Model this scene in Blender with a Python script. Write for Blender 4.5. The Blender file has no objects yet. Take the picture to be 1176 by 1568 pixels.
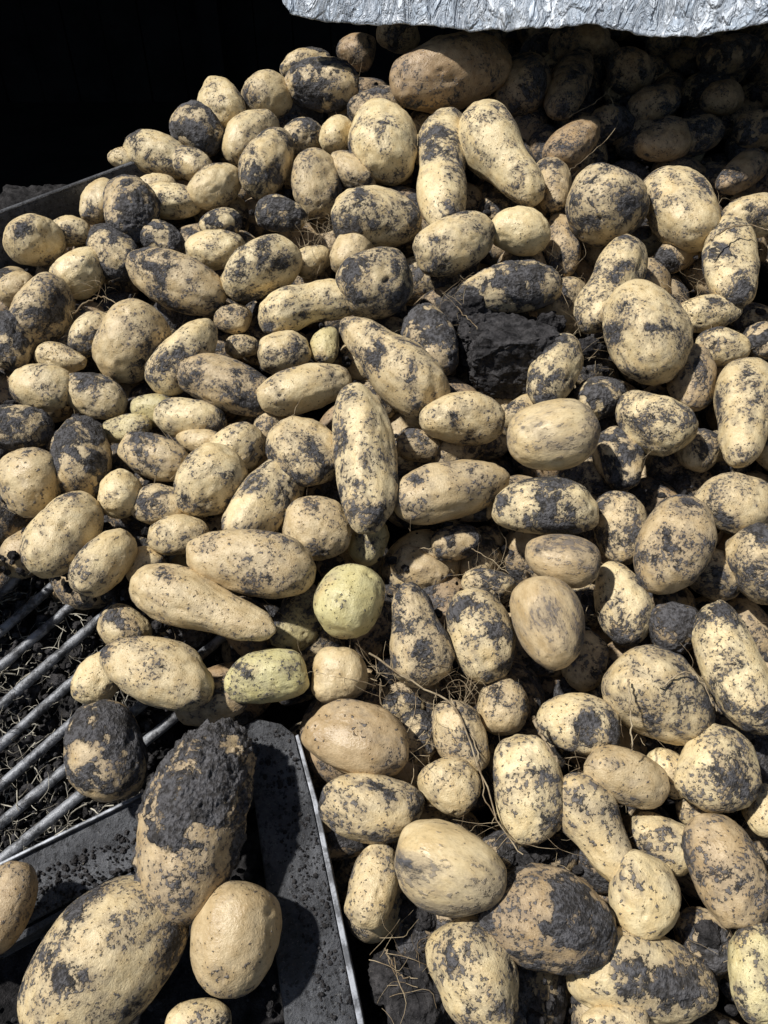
import bpy, math, numpy as np, random
from mathutils import Vector, Matrix
rng=np.random.default_rng(7); random.seed(7)
# ------------------------------------------------------------------ heap survey frame
# The heap face is a 20 degree slope. Points were measured on the photograph and are
# resolved here to fixed world positions ON that slope (h = height above the slope, m).
C=np.array([0,0,1.5]); a_=math.radians(40)
F=np.array([0,math.cos(a_),-math.sin(a_)]); U=np.array([0,math.sin(a_),math.cos(a_)]); R=np.array([1.,0,0])
P0=C+.76*F
N=-.863*F+.505*U; N/=np.linalg.norm(N)
V=np.cross(N,R)
def P(x,y,h=0.):
    d=F+(x-588)/1184*R-(y-784)/1184*U
    t=(h-np.dot(N,C-P0))/np.dot(N,d); return C+t*d
def depth(p): return float(np.dot(p-C,F))
def uvh(u,v,h): return P0+u*R+v*V+h*N
def to_px(p):
    q=p-C; z=np.dot(q,F); return 588+1184*np.dot(q,R)/z, 784-1184*np.dot(q,U)/z

# ------------------------------------------------------------------ materials
def newmat(name):
    m=bpy.data.materials.new(name); m.use_nodes=True; nt=m.node_tree
    for n in list(nt.nodes): nt.nodes.remove(n)
    out=nt.nodes.new('ShaderNodeOutputMaterial'); b=nt.nodes.new('ShaderNodeBsdfPrincipled')
    nt.links.new(b.outputs[0],out.inputs[0]); return m,nt,b
class G:
    def __init__(s,nt): s.nt=nt
    def n(s,t,**k):
        x=s.nt.nodes.new(t)
        for kk,vv in k.items(): setattr(x,kk,vv)
        return x
    def put(s,sock,v):
        if isinstance(v,bpy.types.NodeSocket): s.nt.links.new(v,sock)
        else:
            if isinstance(v,tuple) and len(v)==3 and sock.type=='RGBA': v=v+(1,)
            sock.default_value=v
    def math(s,op,a,b=0.,c=0.,clamp=False):
        x=s.n('ShaderNodeMath',operation=op); x.use_clamp=clamp
        s.put(x.inputs[0],a); s.put(x.inputs[1],b); s.put(x.inputs[2],c); return x.outputs[0]
    def mix(s,f,a,b):
        x=s.n('ShaderNodeMix',data_type='RGBA'); s.put(x.inputs[0],f); s.put(x.inputs[6],a); s.put(x.inputs[7],b); return x.outputs[2]
    def noise(s,v,sc,det=4,ro=.55,dist=0.):
        x=s.n('ShaderNodeTexNoise'); s.put(x.inputs['Vector'],v); x.inputs['Scale'].default_value=sc
        x.inputs['Detail'].default_value=det; x.inputs['Roughness'].default_value=ro; x.inputs['Distortion'].default_value=dist
        return x.outputs[0]
    def ss(s,v,lo,hi,a=0.,b=1.):
        x=s.n('ShaderNodeMapRange',interpolation_type='SMOOTHSTEP'); s.put(x.inputs[0],v)
        s.put(x.inputs[1],lo); s.put(x.inputs[2],hi); s.put(x.inputs[3],a); s.put(x.inputs[4],b); return x.outputs[0]
    def attr(s,name):
        x=s.n('ShaderNodeAttribute'); x.attribute_name=name; return x
    def bump(s,h,dist,st=1.,nrm=None):
        x=s.n('ShaderNodeBump'); s.put(x.inputs['Height'],h); x.inputs['Distance'].default_value=dist; x.inputs['Strength'].default_value=st
        if nrm is not None: s.put(x.inputs['Normal'],nrm)
        return x.outputs[0]

def potato_material(name,smear=False):
    m,nt,b=newmat(name); g=G(nt)
    co=g.attr('pco').outputs['Vector']
    if smear:
        mp=g.n('ShaderNodeMapping'); g.put(mp.inputs[0],co); mp.inputs['Scale'].default_value=(.5,1,1); co=mp.outputs[0]
    pr=g.n('ShaderNodeSeparateColor'); g.put(pr.inputs[0],g.attr('par').outputs['Color'])
    dirt,tone,green=pr.outputs[0],pr.outputs[1],pr.outputs[2]
    nn=g.noise(co,24,7,.72,.3)
    thr=g.math('SUBTRACT',.664,g.math('MULTIPLY',dirt,.19))
    d=g.math('SUBTRACT',nn,thr)
    film=g.ss(d,-.16,.01)
    mask=g.ss(d,-.010,.020 if not smear else .06)
    sp=g.noise(co,300,3,.6); n4=g.noise(co,24,2,.5); n3=g.noise(co,75,4,.65)
    spv=g.math('ADD',sp,g.math('ADD',g.math('MULTIPLY',film,.10),g.math('MULTIPLY',g.math('SUBTRACT',n3,.5),.35)))
    spv=g.math('ADD',spv,g.math('ADD',g.math('MULTIPLY',g.math('SUBTRACT',dirt,.45),.05),g.math('MULTIPLY',g.math('SUBTRACT',n4,.52),.28)))
    spm=g.ss(spv,.630,.69)
    if smear: spm=g.math('MULTIPLY',spm,.6)
    net=g.noise(co,620,3,.7)
    pale=g.mix(g.ss(n3,.3,.7),(.82,.685,.41),(.68,.52,.265))
    tan=g.mix(g.ss(n3,.3,.7),(.48,.345,.20),(.28,.18,.09))
    skin=g.mix(tone,pale,tan)
    skin=g.mix(green,skin,g.mix(n4,(.50,.54,.22),(.30,.36,.10)))
    skin=g.mix(g.math('MULTIPLY',g.ss(n4,.54,.75),.45),skin,(.57,.36,.15))
    skin=g.mix(g.math('MULTIPLY',g.ss(net,.48,.70),.33),skin,(.24,.18,.10))
    skin=g.mix(g.math('MULTIPLY',film,g.math('ADD',.18,g.math('MULTIPLY',n3,.95)),0.,True),skin,(.165,.135,.106))
    mudc=g.mix(g.ss(g.math('ADD',g.math('MULTIPLY',n3,.6),g.math('MULTIPLY',sp,.4)),.40,.61),(.010,.010,.012),(.100,.099,.107))
    col=g.mix(g.math('MAXIMUM',g.math('MULTIPLY',mask,.96),g.math('MULTIPLY',spm,.82)),skin,mudc)
    g.put(b.inputs['Base Color'],col)
    g.put(b.inputs['Roughness'],g.math('ADD',.36,g.math('MULTIPLY',g.math('MAXIMUM',mask,film),.50)))
    b.inputs['Specular IOR Level'].default_value=.55
    h=g.math('ADD',g.math('MULTIPLY',net,.3),g.math('MULTIPLY',n3,.5))
    h=g.math('ADD',h,g.math('MULTIPLY',g.math('MAXIMUM',mask,g.math('MULTIPLY',spm,.5)),g.math('ADD',.6,g.math('MULTIPLY',sp,1.8))))
    g.put(b.inputs['Normal'],g.bump(h,.0024,.9 if not smear else .5))
    return m
MP=potato_material('potato_skin'); MS=potato_material('potato_skin_streaked',True)

def soil_material(name,dark=1.):
    m,nt,b=newmat(name); g=G(nt)
    co=g.n('ShaderNodeTexCoord').outputs['Object']
    n=g.noise(co,70,6,.72); n2=g.noise(co,420,4,.7)
    c=g.mix(g.ss(n,.35,.7),(.010*dark,.0095*dark,.010*dark),(.055*dark,.052*dark,.053*dark))
    c=g.mix(g.math('MULTIPLY',g.ss(n2,.6,.75),.6),c,(.11*dark,.10*dark,.09*dark))
    g.put(b.inputs['Base Color'],c); b.inputs['Roughness'].default_value=.95; b.inputs['Specular IOR Level'].default_value=.2
    g.put(b.inputs['Normal'],g.bump(g.math('ADD',n,g.math('MULTIPLY',n2,.6)),.005,.9)); return m
MSOIL=soil_material('peat_soil'); MSOILG=soil_material('dry_peat_clod',1.5)

def steel_material():
    m,nt,b=newmat('painted_steel_dusty'); g=G(nt)
    co=g.n('ShaderNodeTexCoord').outputs['Object']
    n=g.noise(co,22,7,.7); n2=g.noise(co,190,5,.75); n3=g.noise(co,520,3,.7)
    c=g.mix(g.ss(n,.38,.66),(.050,.052,.058),(.14,.145,.158))
    c=g.mix(g.math('MULTIPLY',g.ss(n2,.53,.60),.8),c,(.016,.016,.018))
    c=g.mix(g.math('MULTIPLY',g.ss(n3,.60,.70),.6),c,(.26,.255,.24))
    g.put(b.inputs['Base Color'],c); b.inputs['Roughness'].default_value=.6; b.inputs['Metallic'].default_value=.1
    g.put(b.inputs['Normal'],g.bump(g.math('ADD',g.math('ADD',n,n2),g.math('MULTIPLY',n3,.5)),.0042,.95)); return m
MST=steel_material()
def worn_material():
    m,nt,b=newmat('worn_bare_steel'); g=G(nt)
    co=g.n('ShaderNodeTexCoord').outputs['Object']
    n=g.noise(co,60,5,.7)
    g.put(b.inputs['Base Color'],g.mix(g.ss(n,.40,.60),(.09,.095,.105),(.38,.40,.44)))
    b.inputs['Metallic'].default_value=.2; g.put(b.inputs['Roughness'],g.math('ADD',.3,g.math('MULTIPLY',n,.4)))
    g.put(b.inputs['Normal'],g.bump(n,.001,.5)); return m
MW=worn_material()
def rod_material():
    m,nt,b=newmat('web_rod_steel'); g=G(nt)
    co=g.n('ShaderNodeTexCoord').outputs['Object']
    n=g.noise(co,60,6,.75)
    g.put(b.inputs['Base Color'],g.mix(g.ss(n,.40,.58),(.05,.051,.055),(.26,.27,.29)))
    b.inputs['Metallic'].default_value=.2; b.inputs['Roughness'].default_value=.45
    g.put(b.inputs['Normal'],g.bump(n,.003,.7)); return m
MROD=rod_material()
def simple(name,c,r=.9,c2=None,nsc=20):
    m,nt,b=newmat(name); g=G(nt); co=g.n('ShaderNodeTexCoord').outputs['Object']
    n=g.noise(co,nsc,4,.65); g.put(b.inputs['Base Color'],g.mix(g.ss(n,.35,.65),c,c2 or c)); b.inputs['Roughness'].default_value=r
    b.inputs['Specular IOR Level'].default_value=.25
    g.put(b.inputs['Normal'],g.bump(n,.004,.6)); return m
MROOT=simple('dry_root',(.17,.12,.07),.85,c2=(.42,.34,.22),nsc=60)
MSTRAW=simple('dry_straw',(.10,.085,.065),.7,c2=(.58,.54,.44),nsc=50)
MDARK=simple('backdrop_dark',(.006,.0062,.007),.95,c2=(.014,.014,.016),nsc=3)  # near-black: the background darkness is put into the colour
MGROUND=simple('yard_ground',(.018,.016,.014),.95,c2=(.035,.031,.027),nsc=2)

def mesh_obj(name,verts,faces,mat,smooth=True,parent=None,attrs=None):
    verts=np.asarray(verts,dtype=np.float32); faces=np.asarray(faces,dtype=np.int32)
    me=bpy.data.meshes.new(name); k=faces.shape[1]
    me.vertices.add(len(verts)); me.vertices.foreach_set('co',verts.ravel())
    me.loops.add(faces.size); me.loops.foreach_set('vertex_index',faces.ravel())
    me.polygons.add(len(faces)); me.polygons.foreach_set('loop_start',np.arange(0,faces.size,k,dtype=np.int32))
    try: me.polygons.foreach_set('loop_total',np.full(len(faces),k,dtype=np.int32))
    except Exception: pass
    me.update(calc_edges=True)
    me.polygons.foreach_set('use_smooth',np.full(len(faces),smooth,dtype=bool))
    if attrs:
        for n,(t,d) in attrs.items():
            at=me.attributes.new(n,t,'POINT')
            at.data.foreach_set('vector' if t=='FLOAT_VECTOR' else 'color',np.asarray(d,dtype=np.float32).ravel())
    me.materials.append(mat); me.validate()
    o=bpy.data.objects.new(name,me); bpy.context.collection.objects.link(o)
    if parent: o.parent=parent
    return o

# ------------------------------------------------------------------ numpy value noise
PERM=rng.random((64,64,64)).astype(np.float32)
def vnoise(p):
    i=np.floor(p).astype(int); f=p-i; f=f*f*(3-2*f); i&=63; j=(i+1)&63
    def g(a,b,c): return PERM[a,b,c]
    x0,y0,z0=i.T; x1,y1,z1=j.T; fx,fy,fz=f.T
    c00=g(x0,y0,z0)*(1-fx)+g(x1,y0,z0)*fx; c10=g(x0,y1,z0)*(1-fx)+g(x1,y1,z0)*fx
    c01=g(x0,y0,z1)*(1-fx)+g(x1,y0,z1)*fx; c11=g(x0,y1,z1)*(1-fx)+g(x1,y1,z1)*fx
    return (c00*(1-fy)+c10*fy)*(1-fz)+(c01*(1-fy)+c11*fy)*fz
def fbm(p,o=4,r=.5):
    s=0;a=1;t=0
    for k in range(o): s=s+a*vnoise(p*(2**k)+17.3*k); t+=a; a*=r
    return s/t

# ------------------------------------------------------------------ cube sphere
def cubesphere(n):
    vs={};V_=[];Fc=[]
    def idx(p):
        k=tuple(p)
        if k not in vs: vs[k]=len(V_); V_.append(p)
        return vs[k]
    for ax in range(3):
        for s in (0,n):
            b,c=[(1,2),(2,0),(0,1)][ax]
            for i in range(n):
                for j in range(n):
                    q=[]
                    for (di,dj) in ((0,0),(1,0),(1,1),(0,1)):
                        p=[0,0,0]; p[ax]=s; p[b]=i+di; p[c]=j+dj; q.append(idx(p))
                    Fc.append(q if s==n else q[::-1])
    v=np.array(V_,float)/n*2-1; v=np.tan(v*math.pi/4); v/=np.linalg.norm(v,axis=1)[:,None]
    return v,np.array(Fc)
CS={n:cubesphere(n) for n in (12,34,60,90)}

def potato(center,L,W,T,axis,up,shape='o',dirt=.4,tone=.2,green=0.,res=34,crust=0.,rg=None):
    rg=rg or rng
    P_,Fc=CS[res]; p=P_.copy()
    r=np.ones(len(p)); lm=.55 if res>=60 else 1.
    for k in range(5):
        d=rg.normal(size=3); d/=np.linalg.norm(d); r+=.038*lm*np.sin(p@d*rg.uniform(1.5,3.8)+rg.uniform(0,6.28))
    r+=.08*lm*(fbm(p*1.7+rg.uniform(0,40,3),2)-.5)*2
    dv=np.full(len(p),float(dirt))
    if res>12:
        r+=.030*lm*(fbm(p*4.5+rg.uniform(0,40,3),3)-.5)*2
        for k in range(rg.integers(6,12)):
            e=rg.normal(size=3); e[0]*=.8; e/=np.linalg.norm(e); dd=np.linalg.norm(p-e,axis=1); w=rg.uniform(.06,.12)
            r-=rg.uniform(.03,.075)*lm*np.exp(-(dd/w)**2)
            dv+=.35*np.exp(-(dd/w)**2)
            e2=e+np.array([.13,0,0])*rg.choice([-1,1]); dd=np.linalg.norm(p-e2,axis=1); r+=.02*lm*np.exp(-(dd/.12)**2)
    if crust>0:
        q=p*np.array([L/W,1,1])
        f0=fbm(q*1.7+rg.uniform(0,40,3),3)
        if crust>1: f0=f0+.22*p[:,0]-.0
        mk=np.clip((f0-.5+min(crust,1)*.12)*9,0,1)
        amp=.30 if crust<1 else .24
        r+=mk*(.035+amp*(fbm(q*6+5,5,.66)-.5))*crust
        dv=dirt*.75+(1.25-dirt*.75)*np.clip(mk*1.3,0,1)
    x,y,z=p.T
    blunt=(np.maximum(1-x*x,1e-4))**(-.10); blunt=np.minimum(blunt,1.45)
    y=y*blunt;z=z*blunt
    tp=rg.uniform(-.15,.15) if crust<1 else -.02
    if shape=='p': tp=.30
    if shape=='q': tp=-.30
    s=1+tp*x
    if shape in 'pq':
        sg=1 if shape=='p' else -1
        s=s*(1-.16*np.exp(-((x*sg+.25)/.35)**2))
    if shape=='d': s=s*(1-.2*np.exp(-(x/.33)**2))
    bend=rg.uniform(-.09,.09)
    if shape in 'kd': bend=rg.choice([-1,1])*.16
    y=y*s; z=z*s
    mx=np.percentile(np.abs(y),99.8)
    y=y/mx; z=z/mx
    y=y+bend*(x*x-.4)*1.3
    q=np.stack([x*r*L/2,y*r*W/2,z*r*T/2],1)
    ax=np.array(axis,float); ax/=np.linalg.norm(ax); upv=np.array(up,float); upv-=upv@ax*ax; upv/=np.linalg.norm(upv); sd=np.cross(upv,ax)
    w=q[:,0:1]*ax+q[:,1:2]*sd+q[:,2:3]*upv+np.array(center)
    off=rg.uniform(-3,3,3)
    pco=q*(.72+.6*abs(math.sin(off[0]*57.)))+off      # every tuber gets its own soil pattern and grain size
    par=np.stack([dv,np.full(len(p),np.clip(tone+rg.uniform(-.1,.22),0,1)),np.full(len(p),green),np.ones(len(p))],1)
    return w,Fc,pco,par
def join(parts):
    o=0;vv=[];ff=[];cc=[];pp=[]
    for w,f,c,p in parts:
        vv.append(w);ff.append(f+o);cc.append(c);pp.append(p);o+=len(w)
    return np.concatenate(vv),np.concatenate(ff),np.concatenate(cc),np.concatenate(pp)
def build(name,parts,mat=None):
    v,f,c,p=join(parts); ctr=v.mean(0)
    o=mesh_obj(name,v-ctr,f,mat or MP,attrs={'pco':('FLOAT_VECTOR',c),'par':('FLOAT_COLOR',p)}); o.location=ctr; return o

def from_photo(x,y,L,W,ang,dirt=.4,lay=0,tone=.15,shape='o',green=0.,res=34,crust=0.):
    h=lay
    c=P(x,y,h); z=depth(c); px=z/1184
    d=np.array([math.cos(math.radians(ang)),math.sin(math.radians(ang))/.863])
    ax=d[0]*R+d[1]*V; ax/=np.linalg.norm(ax)
    view=(c-C)/np.linalg.norm(c-C); kz=float(ax@view); b=W*px/2
    A=math.sqrt(max((L*px/2)**2-(b*kz)**2,(b*.8)**2)/(1-kz*kz))
    A=max(A,.85*b)
    T=W*px*rng.uniform(.88,1.0)
    tilt=rng.uniform(-.12,.12); ax=ax+tilt*N
    return potato(c,2*A,W*px,T,ax,N,shape,dirt,tone,green,res,crust)

# x,y,L,W,angle,dirt,height(cm),tone,shape,green
T=[
(610,55,70,50,0,.5,0,.8),(695,108,190,102,22,.15,3,.95),(890,68,90,55,0,.6,0,.9),(870,130,105,72,70,.6,0,.95),(800,130,85,80,60,.6,0,.95),  # top-right potatoes: darker tone and dirt paint in shade under the tarpaulin
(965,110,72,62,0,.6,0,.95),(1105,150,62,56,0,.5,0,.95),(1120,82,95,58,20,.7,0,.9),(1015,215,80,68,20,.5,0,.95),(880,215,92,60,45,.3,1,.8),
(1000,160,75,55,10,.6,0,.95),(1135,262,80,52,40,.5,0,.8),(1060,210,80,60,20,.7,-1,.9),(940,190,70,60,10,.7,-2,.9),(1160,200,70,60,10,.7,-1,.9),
(545,78,64,52,0,.4,0,.85),(492,130,115,74,0,.7,1,.3),(470,103,85,52,20,.7,0,.4),(410,148,78,72,30,.35,0,.2),(340,160,78,66,110,.25,1,.1),
(305,203,82,70,-30,.9,1,.3),(242,238,92,68,-20,.5,0,.1),(187,242,44,38,0,.2,0,.1),(285,250,80,52,-30,.5,0,.2),(382,210,95,68,50,.5,0,.2),
(405,250,108,74,82,.66,1.5,.1),(330,285,88,64,45,.3,1,.1),(462,212,70,60,30,.75,0,.3),(515,205,56,50,70,.1,1,.1),(590,218,116,104,90,.4,2,.0),
(578,165,85,60,20,.6,0,.5),(485,285,92,78,100,.5,0,.25),(535,262,80,52,-45,.5,.5,.5),(682,258,168,80,86,.5,2,.05,'d'),(770,240,165,100,-60,.35,3,.15,'q'),
(845,285,78,60,90,.4,0,.5),(582,334,132,98,8,.6,1.5,.25),(697,375,122,84,32,.5,2,0),(795,354,88,74,0,.05,1.5,0),(860,375,92,54,90,.6,-2,.6),
(932,315,122,116,0,.66,2.5,.35),(1040,320,135,104,-80,.4,1.5,.2),(1122,400,140,80,82,.55,2,.1),(1148,332,88,70,15,.4,2.5,.25),
(335,343,64,46,10,.7,0,.1),(430,330,78,58,-10,.75,0,.3),(262,308,90,52,-10,.3,0,.1),(240,285,60,40,0,.3,0,.1),(198,322,104,82,-65,.95,1.5,.4),
(150,310,68,56,80,.35,0,.2),(172,388,95,74,-50,.8,0,.3),(52,368,84,76,60,.4,1.5,.0),(110,355,54,46,0,.3,0,.1),(328,385,96,62,0,.4,1.5,.1),
(245,365,70,50,-20,.8,.5,.3),(262,427,152,86,-22,.5,2,.45),(395,415,132,80,36,.55,2,0),(125,415,88,68,45,.2,0,.05),
(65,475,114,84,70,.4,1,.25),(25,442,58,48,40,.4,0,.2),(15,525,92,72,100,.7,1,.3),(95,550,74,44,-10,.3,0,.1),(65,595,98,72,-12,.3,1,.2),
(140,512,78,64,60,.35,0,.1),(200,525,128,110,60,.35,1.5,.25),(140,605,94,64,-20,.5,.5,.1),(28,655,100,74,-10,.85,1.5,.3),(125,695,122,92,100,.72,1.5,.25),
(42,735,102,98,-20,.25,2,.15),(95,822,132,102,75,.25,2.5,.2),(162,855,122,80,62,.4,3,.15),(285,540,122,82,56,.35,2,.1),(345,588,142,84,-14,.6,2,.5),
(475,467,168,74,18,.45,1.5,.1,'d'),(355,487,54,48,0,.3,0,.3),(578,430,112,102,20,.68,2.5,.1),(478,400,64,50,30,.4,-1,.1),(432,540,80,62,18,.45,1,0),
(498,530,58,42,90,.1,.5,.1,'o',.25),(598,550,205,96,-43,.4,3,.3,'p'),(655,520,114,80,-72,.85,.5,.5),(462,597,148,74,16,.45,2.5,.3),(290,640,105,64,-8,.6,1,.1),
(370,530,52,40,0,.3,-1,.2),(240,625,74,50,10,.5,0,.3,'o',.3),(195,655,74,46,0,.5,0,.2,'o',.2),(235,697,112,70,-20,.5,1.5,.4),(305,675,76,44,-20,.4,.5,.2),
(362,690,92,74,60,.35,1.5,.1),(410,660,62,50,80,.3,0,.25),(183,757,78,68,90,.2,1.5,.0),(247,775,84,64,0,.45,1,.2),(322,740,108,94,50,.35,2.5,.1),
(405,765,165,84,56,.5,2,0),(470,690,118,94,-48,.6,3,.15),(560,690,212,94,-84,.45,5,.2),(272,820,88,66,8,.3,1.5,.15),(488,808,102,92,0,.25,2,.25),
(712,642,126,84,6,.3,2.5,.0),(638,684,75,52,-10,.6,0,.3),(688,745,180,96,16,.35,2.5,.3),(380,860,186,106,-10,.35,4.5,.4),(565,828,70,60,60,.4,-1,.3,'o',.3),
(640,640,40,32,0,.2,-.5,.2),(222,868,62,52,60,.3,.5,.2),(190,960,80,66,-30,.3,0,.15),(305,925,230,98,-20,.12,4,.25,'q'),(148,1040,78,66,60,.2,0,.15),
(245,1030,176,100,-14,.35,3,.35),(402,1038,138,78,10,.3,2,.0,'o',.42),(533,920,116,110,70,.05,3,.0,'o',.38),(517,1033,90,80,80,.4,1,.2),(638,970,155,98,-78,.69,2,.35,'p'),
(735,965,148,98,-66,.55,2,.1),(745,895,85,52,-15,.6,0,.15),(770,1080,84,76,80,.4,0,.3),(615,1082,64,44,0,.8,-1.5,.3),
(540,1130,162,104,-10,.35,2,.6),(707,1125,122,80,-64,.4,1,.35),(572,1240,166,94,-5,.6,2,.2),(690,1205,92,82,-40,.25,1.5,.2),(810,1202,166,104,96,.45,2.5,.05),
(570,1360,132,76,72,.5,1,.2),(841,1408,205,142,-14,.80,3,.8),(735,1497,165,136,-55,.4,2.5,.05),(985,1500,225,120,-12,.45,1,.1),
(983,1372,120,104,70,.35,2.5,.1),(1112,1335,162,116,-78,.4,3,.7),(912,1265,172,98,-64,.45,2.5,.2,'q'),(960,1190,126,84,-20,.2,3,.35),(1010,1290,98,82,-20,.35,.5,.15),
(1025,1185,80,60,-55,.2,.5,.1),(1100,1175,128,108,60,.4,3,0),(1070,1240,66,60,0,.4,0,.1),(1168,1240,80,64,90,.3,1,.0),(890,1110,128,94,-8,.66,2,.2),
(1010,1068,160,138,-40,.6,3,.2),(1123,1015,220,96,-76,.45,3,.0,'k'),(1036,962,80,74,20,1.1,1,.6),(952,925,124,80,-80,.6,.5,.2),(1035,827,152,112,62,.45,3,.45),
(950,815,110,76,90,.6,.5,.2),(1090,872,98,80,-30,.5,0,.45),(1165,860,125,105,-60,.66,2.5,.2),(1132,770,112,96,-30,.62,2,.2),
(836,775,168,92,-4,.69,3.5,.0),(950,705,100,76,90,.75,0,.5),(1002,648,124,88,-40,.4,2.5,.0),(918,610,74,62,30,.85,.5,.3),
(850,568,112,76,56,.6,2,.1),(995,515,150,128,-70,.45,3.5,.15),(1060,580,105,72,80,.4,0,.8),(1088,480,94,52,8,.35,.5,.0),(1107,530,74,56,0,.3,.5,.1),
(1142,630,168,98,64,.4,3,.1,'p'),(932,440,136,72,58,.4,1.5,.1,'d'),(780,438,155,76,10,.95,1.5,.3),(1168,520,60,50,90,.85,.5,.4),(1040,390,70,50,30,.8,-2,.5),
(165,1155,152,122,-65,.76,2,.5),(698,832,80,56,10,.8,-1,.4),(640,870,100,70,-20,.5,-2.5,.5),(720,770,90,60,0,.7,-1,.6),(640,1420,80,64,60,.8,-3,.6),
(1165,1490,145,100,80,.3,3,.0,'o',.25),(1080,1440,90,80,-50,1.05,-1,.6),(945,1565,100,50,0,.3,2,.2),(850,1310,80,60,20,.8,-2,.5),(460,950,110,70,60,.6,-1.5,.4,'o',.3),
(1068,690,70,60,60,.5,-.5,.2),(895,1010,90,70,60,.6,-1.5,.4),(760,1310,80,66,30,.8,-2.5,.5),(640,1130,80,60,90,.9,-1.5,.4),(330,1075,110,70,10,.5,0,.8),
(545,380,85,60,60,.5,.5,.15),(700,690,90,60,30,.5,-1.5,.5),(800,630,70,50,30,.3,-1,.3),(440,470,70,50,30,.4,-1.5,.3),(290,440,50,40,0,.4,-1,.3),
]
parts=[]
for t in T:
    t=list(t)+['o',0.][len(t)-8:] if len(t)<10 else list(t)
    x,y,L,W,ang,dirt,lay,tone,shape,green=t
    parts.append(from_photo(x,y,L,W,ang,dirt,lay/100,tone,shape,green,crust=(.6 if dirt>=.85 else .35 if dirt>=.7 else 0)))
def inpoly(x,y,poly):
    c=False;j=len(poly)-1
    for i in range(len(poly)):
        xi,yi=poly[i];xj,yj=poly[j]
        if (yi>y)!=(yj>y) and x<(xj-xi)*(y-yi)/(yj-yi)+xi: c=not c
        j=i
    return c
FRAMEZONE=[(-900,860),(60,880),(170,930),(170,1010),(260,1090),(440,1090),(490,1130),(640,1700),(640,3000),(-3000,3000)]
def ridge(u,v):   # >0 : beyond the hopper's rear wall / crest
    return (-(u+.49)*.42+(v-.42)*.50)/.653
for lay,hh in enumerate((-.045,-.085)):
    for u in np.arange(-.62,.78,.066):
        for v in np.arange(-.62,1.15,.066):
            uu=u+rng.uniform(-.02,.02)+(.033 if int(round(v/.066))%2 else 0); vv=v+rng.uniform(-.02,.02)
            rd=ridge(uu,vv)
            if rd>-.015: continue
            p=uvh(uu,vv,hh); x,y=to_px(p)
            if inpoly(x,y,FRAMEZONE): continue
            if lay==1 and rng.random()<.3: continue
            h=hh+rng.uniform(-.012,.008)
            an=rng.uniform(0,math.pi); ax=math.cos(an)*R+math.sin(an)*V+rng.uniform(-.3,.3)*N
            L=rng.uniform(.06,.095); W=L*rng.uniform(.6,.85)
            parts.append(potato(uvh(uu,vv,h),L,W,W*.95,ax,N,'o',rng.uniform(.5,1),rng.uniform(.3,1),0,12))  # buried filler: high dirt and tone help darken the gaps
for u in np.arange(-.75,.95,.07):
    for v in np.arange(-.70,1.2,.07):
        uu=u+rng.uniform(-.018,.018); vv=v+rng.uniform(-.018,.018)
        if ridge(uu,vv)>-.02: continue
        p=uvh(uu,vv,0); x,y=to_px(p)
        if -45<x<1221 and -10<y<1620: continue
        if inpoly(x,y,FRAMEZONE): continue
        an=rng.uniform(0,math.pi); ax=math.cos(an)*R+math.sin(an)*V
        L=rng.uniform(.07,.10); W=L*rng.uniform(.6,.85)
        parts.append(potato(uvh(uu,vv,rng.uniform(-.005,.015)),L,W,W*.95,ax,N,'o',rng.uniform(.2,.8),rng.uniform(0,.5),0,12))
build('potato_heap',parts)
for t in [(360,1438,160,138,82,.15,2.4,.4,'o',0,0),(158,1478,268,190,48,.5,2,.12,'o',0,0),(5,1388,128,88,75,.3,1,.6,'o',0,0),(305,1565,95,66,0,.4,1,.2,'o',0,0)]:
    x,y,L,W,an,di,la,to,sh,gr,cr=t
    build('potato',[from_photo(x,y,L,W,an,di,la/100,to,sh,gr,60,cr)])
build('soil_caked_potato',[from_photo(303,1252,278,162,77,.84,.03,.6,'o',0,90,1.05)])
for t in [(847,667,140,108,8,.4,5.5,.2,'o'),(862,857,112,84,-10,.4,4.5,.45,'o'),(838,952,140,108,-78,.45,5.5,.5,'o'),(685,1330,168,130,-14,.55,5,.25,'o')]:
    x,y,L,W,an,di,la,to,sh=t
    build('tumbling_potato',[from_photo(x,y,L,W,an,di,la/100,to,sh,0,60,0)],MS)

# ------------------------------------------------------------------ soil under and between the potatoes
nu,nv=300,360
us=np.linspace(-.95,1.05,nu); vs=np.linspace(-.85,1.30,nv)
UU,VV=np.meshgrid(us,vs); rd=ridge(UU,VV)
pts=P0+UU[...,None]*R+VV[...,None]*V
q=pts-C; z=q@F; X=588+1184*(q@R)/z; Y=784-1184*(q@U)/z
infr=np.array([[inpoly(X[i,j],Y[i,j],FRAMEZONE) if z[i,j]>.1 else True for j in range(nu)] for i in range(nv)])
H=np.where(infr,-.082,-.115).astype(float)
for k in range(3):
    H[1:-1,1:-1]=(H[1:-1,1:-1]*2+H[:-2,1:-1]+H[2:,1:-1]+H[1:-1,:-2]+H[1:-1,2:])/6
H-=np.maximum(rd+.02,0)*2.2; H=np.maximum(H,-.6)
nf=fbm(np.stack([UU.ravel()*22,VV.ravel()*22,UU.ravel()*0],1)+3,5,.65).reshape(UU.shape)
H+=(nf-.5)*.06
pts=pts+H[...,None]*N
idx=np.arange(nu*nv).reshape(nv,nu)
fc=np.stack([idx[:-1,:-1],idx[:-1,1:],idx[1:,1:],idx[1:,:-1]],-1).reshape(-1,4)
mesh_obj('soil_bed',pts.reshape(-1,3),fc,MSOIL)

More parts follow.
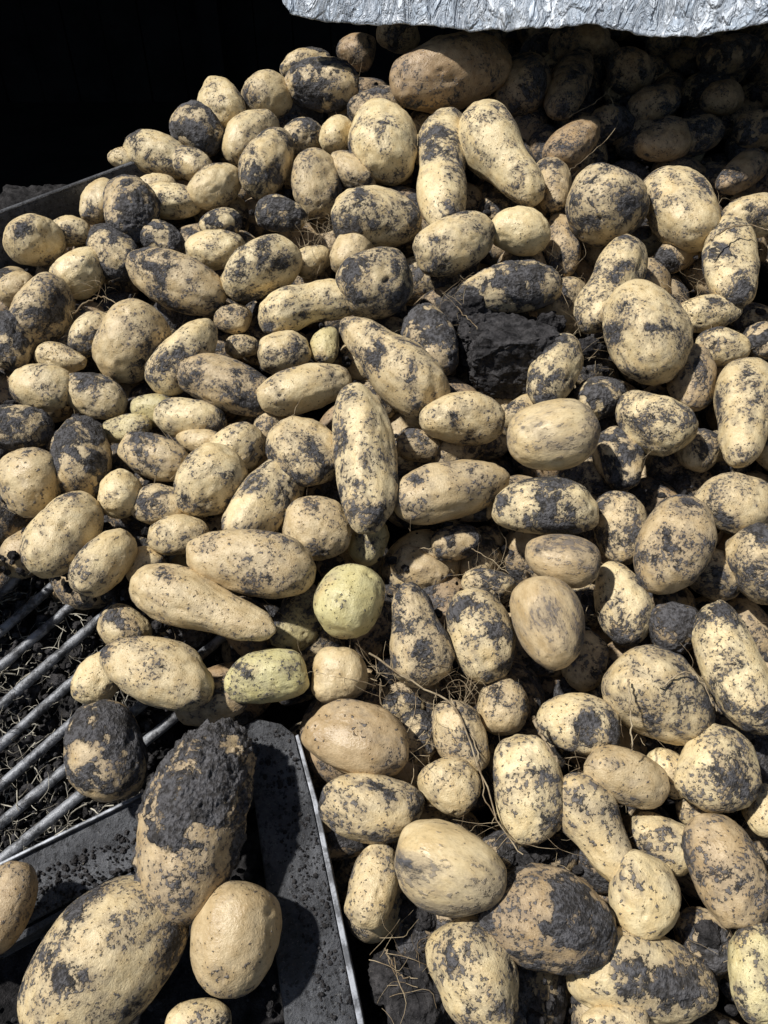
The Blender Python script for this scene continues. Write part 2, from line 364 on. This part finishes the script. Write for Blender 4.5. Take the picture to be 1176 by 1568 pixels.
def clod(c,s,res=12,flat=None):
    P_,Fc=CS[res]; q=P_*1.3+rng.uniform(0,50,3)
    r=.75+.9*(fbm(q,5 if res>12 else 3,.62)-.4)
    sc=rng.uniform(.6,1.2,3) if flat is None else np.array(flat)
    p=P_*r[:,None]
    if flat is not None: p=np.sign(p)*np.minimum(np.abs(p),.62+.25*(fbm(P_*4+9,4,.6)[:,None]-.5))
    return (p*sc*s+np.array(c)),Fc
def clodmesh(name,lst,mat):
    o=0;vv=[];ff=[]
    for v,f in lst: vv.append(v);ff.append(f+o);o+=len(v)
    return mesh_obj(name,np.concatenate(vv),np.concatenate(ff),mat)
cl=[clod(P(782,548,.002),.074,90,(1.0,.8,.8)),clod(P(742,520,-.008),.05,90,(1.,1,.8)),clod(P(720,480,-.01),.035,60),clod(P(835,590,-.015),.04,60),clod(P(700,470,-.01),.025,60)]
for (x,y,s,h) in [(840,500,.022,-.01),(900,540,.02,0),
                  (1080,1430,.02,0),(690,1010,.02,-.02),(600,1030,.02,-.02),(640,1390,.02,-.02),(600,1500,.03,-.03),(640,1530,.03,-.02),(820,1310,.02,-.01)]:
    cl.append(clod(P(x,y,h),s,34))
clodmesh('soil_clod',cl,MSOILG)
cr=[]
for k in range(3000):
    x=rng.uniform(-60,1230); y=rng.uniform(60,1620)
    if k>1700: x=rng.uniform(-60,260); y=rng.uniform(850,1330)
    p=P(x,y,0); u=(p-P0)@R; v=(p-P0)@V
    if ridge(u,v)>-.02: continue
    if inpoly(x,y,FRAMEZONE): h=rng.uniform(-.078,-.058)
    else: h=rng.uniform(-.045,-.0)
    cr.append(clod(P(x,y,h),abs(rng.normal(0,.003))+.0015))
for k in range(420):
    t=rng.random(); x=385+t*110+rng.uniform(0,60); y=1120+t*440
    cr.append(clod(P(x,y,-.0115),abs(rng.normal(0,.0008))+.0004))
    t=rng.random(); x=-20+t*260; y=1370-t*120+rng.uniform(0,70)
    cr.append(clod(P(x,y,-.034),abs(rng.normal(0,.001))+.0005))
clodmesh('soil_crumbs',cr,MSOILG)

# ------------------------------------------------------------------ fibrous roots and straw
def tube(pts,r0,r1,sides=5):
    pts=np.array(pts); n=len(pts); tg=np.gradient(pts,axis=0); tg/=np.linalg.norm(tg,axis=1)[:,None]+1e-9
    s=np.cross(tg,N+.01); s/=np.linalg.norm(s,axis=1)[:,None]+1e-9; b=np.cross(tg,s)
    rr=np.linspace(r0,r1,n); an=np.arange(sides)*2*math.pi/sides
    v=(pts[:,None]+rr[:,None,None]*(np.cos(an)[None,:,None]*s[:,None]+np.sin(an)[None,:,None]*b[:,None])).reshape(-1,3)
    f=[]
    for i in range(n-1):
        for k in range(sides):
            k2=(k+1)%sides; f.append((i*sides+k,i*sides+k2,(i+1)*sides+k2,(i+1)*sides+k))
    return v,np.array(f)
def smoothpath(pl,n=24,jit=.0015):
    pl=np.array(pl); m=len(pl); t=np.linspace(0,m-1,n); out=[]
    for tt in t:
        i=min(int(tt),m-2); f=tt-i
        p0=pl[max(i-1,0)];p1=pl[i];p2=pl[i+1];p3=pl[min(i+2,m-1)]
        out.append(.5*((2*p1)+(-p0+p2)*f+(2*p0-5*p1+4*p2-p3)*f*f+(-p0+3*p1-3*p2+p3)*f**3))
    return np.array(out)+rng.normal(0,jit,(n,3))*.5
tb=[]
for path,h,r in [([(565,1000),(640,1050),(700,1085),(735,1180),(765,1260),(800,1310)],.035,.0009),([(690,1070),(730,1150),(745,1230),(790,1290)],.03,.0007),
    ([(962,1040),(965,1090),(968,1150)],.068,.001),([(1010,1050),(1060,1030),(1095,1085)],.068,.0008),([(870,180),(920,150),(945,120)],.03,.0006),
    ([(1085,370),(1115,350),(1150,345),(1176,352)],.06,.0012),([(818,1100),(832,1130),(855,1165)],.05,.0016),([(930,140),(945,190),(900,240),(870,262)],.03,.0005),
    ([(590,1450),(610,1490),(650,1500)],0,.0007),([(1010,430),(1040,450),(1075,475)],.02,.0006),([(880,500),(900,470),(940,440)],.02,.0005),([(110,480),(150,455),(190,470)],.02,.001),
    ([(430,720),(445,640),(470,600)],.05,.0004),([(700,470),(730,500),(760,520)],.04,.0006),([(640,840),(720,840),(780,880)],.0,.0006)]:
    tb.append(tube(smoothpath([P(x,y,h) for x,y in path]),r,r*.5))
def wisps(x,y,n,spread,L,h0,h1,r=.00028,lst=None):
    lst=tb if lst is None else lst
    for k in range(n):
        p=P(x+rng.normal(0,spread),y+rng.normal(0,spread),rng.uniform(h0,h1))
        d=rng.normal(size=3); d-=d@N*N*.6; d/=np.linalg.norm(d); pl=[p]
        for s in range(3):
            d=d+rng.normal(0,.45,3); d/=np.linalg.norm(d); pl.append(pl[-1]+d*L*rng.uniform(.2,.45))
        lst.append(tube(smoothpath(pl,10,.0004),r*rng.uniform(.6,1.6),r*.4,4))
for c in [(700,1040,60,28),(590,1040,30,20),(490,360,40,18),(600,1470,14,22),(1070,445,25,20),(790,1260,20,20),(740,880,20,20),(700,460,30,25),(960,1080,20,25),
          (890,520,20,25),(850,420,14,20),(1110,350,25,16),(520,100,12,16),(150,460,16,20),(640,1140,14,20),(930,900,12,20),(1100,1450,10,20),(260,720,20,20),(900,1180,12,20),(660,500,14,20)]:
    wisps(c[0],c[1],c[2],c[3],.045,-.01,.025)
for k in range(260):
    x=rng.uniform(0,1176);y=rng.uniform(150,1568); p=P(x,y)
    if ridge((p-P0)@R,(p-P0)@V)>-.06 or inpoly(x,y,FRAMEZONE): continue
    wisps(x,y,1,5,.03,-.02,.03,.0002)
def tubes_obj(name,lst,mat):
    v,f=[],[];o=0
    for a,b in lst: v.append(a);f.append(b+o);o+=len(a)
    return mesh_obj(name,np.concatenate(v),np.concatenate(f),mat)
tubes_obj('plant_roots',tb,MROOT)
st=[]
for k in range(750):
    x=rng.uniform(-60,200); y=rng.uniform(840,1330)
    if inpoly(x,y,FRAMEZONE): wisps(x,y,1,4,.026*rng.uniform(.3,1.5),-.074,-.052,.00045*rng.uniform(.4,1.6),st)
tubes_obj('straw_litter',st,MSTRAW)

# ------------------------------------------------------------------ elevator web rods
def empty(name,loc):
    e=bpy.data.objects.new(name,None); bpy.context.collection.objects.link(e); e.location=loc; return e
web=empty('elevator_web',(0,0,0))
for i,(x0,y0,x1,y1) in enumerate([(0,912,62,850),(0,968,112,870),(0,1022,165,880),(0,1082,190,915),(0,1142,200,965),(0,1204,220,1010),(0,1262,240,1060),(0,1318,260,1105)]):
    dx,dy=(x1-x0),(y1-y0)
    A=P(x0-dx*.9,y0-dy*.9,-.054); B=P(x1+dx*.5,y1+dy*.5,-.054)
    n=60; t=np.linspace(0,1,n)[:,None]; pl=A+(B-A)*t
    v,f=tube(pl,.0048,.0048,12); v=v+(fbm(v*160,3)-.5)[:,None]*N*.0024
    mesh_obj('rod_%d'%(i+1),v,f,MROD,parent=web)

# ------------------------------------------------------------------ steel frame (folded plates)
import bmesh
def plate(name,poly,h,th,mat,parent,bev=.0015):
    top=[P(x,y,h) for x,y in poly]; n=len(top)
    vv=[tuple(p) for p in top]+[tuple(p-N*th) for p in top]
    fc=[tuple(range(n)),tuple(range(2*n-1,n-1,-1))]+[(i,i+n,(i+1)%n+n,(i+1)%n) for i in range(n)]
    me=bpy.data.meshes.new(name); me.from_pydata(vv,[],fc); me.update()
    bm=bmesh.new(); bm.from_mesh(me); bmesh.ops.recalc_face_normals(bm,faces=bm.faces); bm.to_mesh(me); bm.free()
    me.materials.append(mat); o=bpy.data.objects.new(name,me); bpy.context.collection.objects.link(o)
    md=o.modifiers.new('b','BEVEL'); md.width=bev; md.segments=2
    if parent: o.parent=parent
    return o
fr=empty('steel_frame',(0,0,0))
plate('side_plate',[(372,1112),(392,1100),(430,1108),(450,1124),(478,1230),(545,1560),(640,2100),(500,2100),(437,1568),(400,1300)],-.012,.006,MST,fr)
plate('side_plate_flange',[(452,1126),(457,1124),(487,1230),(556,1560),(652,2100),(641,2100),(546,1560),(479,1230)],-.009,.03,MW,fr,bev=.0008)
plate('side_plate_web',[(374,1116),(380,1110),(407,1300),(444,1568),(507,2100),(499,2100),(436,1568),(399,1300)],-.019,.05,MST,fr)
plate('cross_bar',[(-120,1385),(230,1214),(390,1142),(400,1230),(245,1305),(40,1415),(-120,1500)],-.035,.006,MST,fr)
plate('cross_bar_flange',[(-120,1379),(228,1208),(390,1136),(390,1141),(230,1213),(-120,1384)],-.030,.03,MW,fr,bev=.0008)
plate('cross_bar_lip',[(-60,1482),(40,1422),(245,1311),(245,1316),(52,1428),(-60,1490)],-.037,.03,MST,fr,bev=.001)
plate('bracket',[(60,1435),(95,1405),(130,1412),(100,1445),(70,1470)],-.05,.004,MST,fr)
def box_from(name,A,B,up,hgt,thk,side,mat,parent,bev=.002):
    vv=[]
    for q in (A,B):
        for s in (0,1):
            for t in (0,1): vv.append(tuple(q-up*hgt*s+side*thk*t))
    fc=[(0,1,3,2),(4,6,7,5),(0,4,5,1),(2,3,7,6),(0,2,6,4),(1,5,7,3)]
    me=bpy.data.meshes.new(name); me.from_pydata(vv,[],fc); me.update(); me.materials.append(mat)
    o=bpy.data.objects.new(name,me); bpy.context.collection.objects.link(o)
    md=o.modifiers.new('b','BEVEL'); md.width=bev; md.segments=2
    if parent: o.parent=parent
    return o
hw=empty('hopper_wall',(0,0,0))
A=P(0,328,.012); B=P(172,264,.005); d=B-A; A2=A-d*1.6; B2=B+d*2.2
sd=np.cross(d/np.linalg.norm(d),np.array([0,0,1.])); sd/=np.linalg.norm(sd)
box_from('plate',A2,B2,np.array([0,0,1.]),.55,.004,-sd,MST,hw)
box_from('rim',A2+np.array([0,0,.003]),B2+np.array([0,0,.003]),np.array([0,0,1.]),.004,.007,-sd,MST,hw)

# ------------------------------------------------------------------ tarpaulin: front hem, then an unseen cover laid back, shaped to shade the upper right
def tarp():
    m,nt,b=newmat('woven_tarpaulin'); g=G(nt); tc=g.n('ShaderNodeTexCoord').outputs['Object']
    mp=g.n('ShaderNodeMapping'); g.put(mp.inputs[0],tc); mp.inputs['Rotation'].default_value=(0,.6,0); mp.inputs['Scale'].default_value=(1.6,1,.6); co=mp.outputs[0]
    n=g.noise(co,18,4,.5,1.5); n2=g.noise(co,36,5,.62,1.6)
    rid=g.math('ABSOLUTE',g.math('SUBTRACT',n,.5)); rid2=g.math('ABSOLUTE',g.math('SUBTRACT',n2,.5))
    c=g.mix(g.ss(n2,.38,.62),(.44,.51,.60),(.74,.80,.88)); c=g.mix(g.math('MULTIPLY',g.ss(rid2,.0,.025,1.,0.),.55),c,(.16,.20,.26))
    g.put(b.inputs['Base Color'],c); b.inputs['Roughness'].default_value=.28
    g.put(b.inputs['Normal'],g.bump(g.math('ADD',g.ss(rid,0.,.12),g.math('MULTIPLY',g.ss(rid2,0.,.1),.5)),.006,.9))
    edge=[(443,24),(470,30),(520,33),(640,36),(720,44),(800,46),(900,40),(980,50),(1070,54),(1130,44),(1176,36),(1300,40),(1500,60),(1800,70)]
    nx,ny=420,200
    xs=np.linspace(443,1800,nx); ys=np.interp(xs,[e[0] for e in edge],[e[1] for e in edge])
    zd=np.interp(xs,[443,700,1176,1800],[1.04,1.0,.85,.82])
    low=C+zd[:,None]*(F+((xs-588)/1184)[:,None]*R-((ys-784)/1184)[:,None]*U)
    t=np.linspace(0,1,ny)
    hem=np.minimum(t/.18,1)*.10
    back=np.maximum(t-.15,0)/.85
    rise=hem+.22*back; bk=.05*np.minimum(t/.15,1)+.75*back
    pts=low[None]+rise[:,None,None]*np.array([0,0,1.])+bk[:,None,None]*np.array([0,1.,0])
    arc=hem+back*.8
    XX=np.tile(low[:,0],(ny,1)); TT=np.tile(arc[:,None],(1,nx))
    q=np.stack([XX.ravel(),TT.ravel(),np.zeros(nx*ny)],1)
    w=(fbm(q*np.array([9,6,1])+9,3,.5)-.5).reshape(ny,nx)*.05
    w2=1-np.abs(fbm(q*np.array([26,14,1])+3,2,.45)-.5).reshape(ny,nx)*5
    pts=pts+(w+w2*.006)[...,None]*np.array([0,-.8,.3])
    fr_=(fbm(np.stack([xs*.09,xs*0,xs*0],1),3,.6)-.5)*.005
    pts[0,:,2]+=fr_; pts[1,:,2]+=fr_*.6
    sl=(fbm(np.stack([t*30,t*0,t*0],1),3)-.5)*.03; pts[...,0]+=sl[:,None]*np.exp(-(XX-XX[0,0])/.03)
    idx=np.arange(nx*ny).reshape(ny,nx)
    fc=np.stack([idx[:-1,:-1],idx[:-1,1:],idx[1:,1:],idx[1:,:-1]],-1).reshape(-1,4)
    o=mesh_obj('tarpaulin',pts.reshape(-1,3),fc,m); s=o.modifiers.new('s','SOLIDIFY'); s.thickness=.0015
tarp()

# ------------------------------------------------------------------ ground, made-up shed added behind as a dark backdrop
me=bpy.data.meshes.new('ground'); s=400
me.from_pydata([(-s,-s,0),(s,-s,0),(s,s,0),(-s,s,0)],[],[(0,1,2,3)]); me.materials.append(MGROUND)
o=bpy.data.objects.new('ground',me); bpy.context.collection.objects.link(o)
shed=empty('backdrop_shed',(0,0,0))
def box(name,x0,x1,y0,y1,z0,z1,mat,parent):
    vv=[(x,y,z) for x in (x0,x1) for y in (y0,y1) for z in (z0,z1)]
    fc=[(0,1,3,2),(4,6,7,5),(0,4,5,1),(2,3,7,6),(0,2,6,4),(1,5,7,3)]
    me=bpy.data.meshes.new(name); me.from_pydata(vv,[],fc); me.materials.append(mat)
    o=bpy.data.objects.new(name,me); bpy.context.collection.objects.link(o); o.parent=parent; return o
box('shade_roof',-7,7,1.9,7.4,3.0,3.1,MDARK,shed)  # unseen, added to keep the sun off the back wall
for i in range(47):
    box('wall_board_%d'%i,-6.9+i*.295,-6.9+i*.295+.285,7.0+(i%2)*.012,7.05+(i%2)*.012,0,2.998,MDARK,shed)
box('wall_backing',-7,7.2,7.08,7.12,0,2.998,MDARK,shed)
for i,x in enumerate((-4.2,-1.4,1.6,4.4)): box('post_%d'%i,x,x+.16,6.8,6.96,0,2.998,MDARK,shed)
box('left_wall',-7,-6.95,1.9,6.9,0,2.998,MDARK,shed); box('right_wall',6.95,7,1.9,6.9,0,2.998,MDARK,shed)

# ------------------------------------------------------------------ light, sky, camera
L=Vector((-.50,-.10,.82)).normalized()
sun=bpy.data.lights.new('sun','SUN'); sun.energy=5.0; sun.angle=math.radians(2.); sun.color=(1,.97,.92)
so=bpy.data.objects.new('sun',sun); bpy.context.collection.objects.link(so); so.rotation_euler=L.to_track_quat('Z','Y').to_euler()
w=bpy.data.worlds.new('World'); bpy.context.scene.world=w; w.use_nodes=True; nt=w.node_tree
bg=nt.nodes['Background']; sk=nt.nodes.new('ShaderNodeTexSky'); sk.sky_type='NISHITA'; sk.sun_disc=False
sk.sun_elevation=math.asin(L.z); sk.sun_rotation=math.atan2(L.x,L.y)
nt.links.new(sk.outputs[0],bg.inputs[0]); bg.inputs[1].default_value=.05
cam=bpy.data.cameras.new('camera'); co=bpy.data.objects.new('camera',cam); bpy.context.collection.objects.link(co)
co.location=C; co.rotation_euler=(math.radians(50),0,0); cam.sensor_fit='VERTICAL'; cam.sensor_height=24; cam.lens=12*1184/784
cam.clip_start=.02; cam.clip_end=1000
sc=bpy.context.scene; sc.camera=co
sc.view_settings.view_transform='Standard'; sc.view_settings.look='None'; sc.view_settings.exposure=0
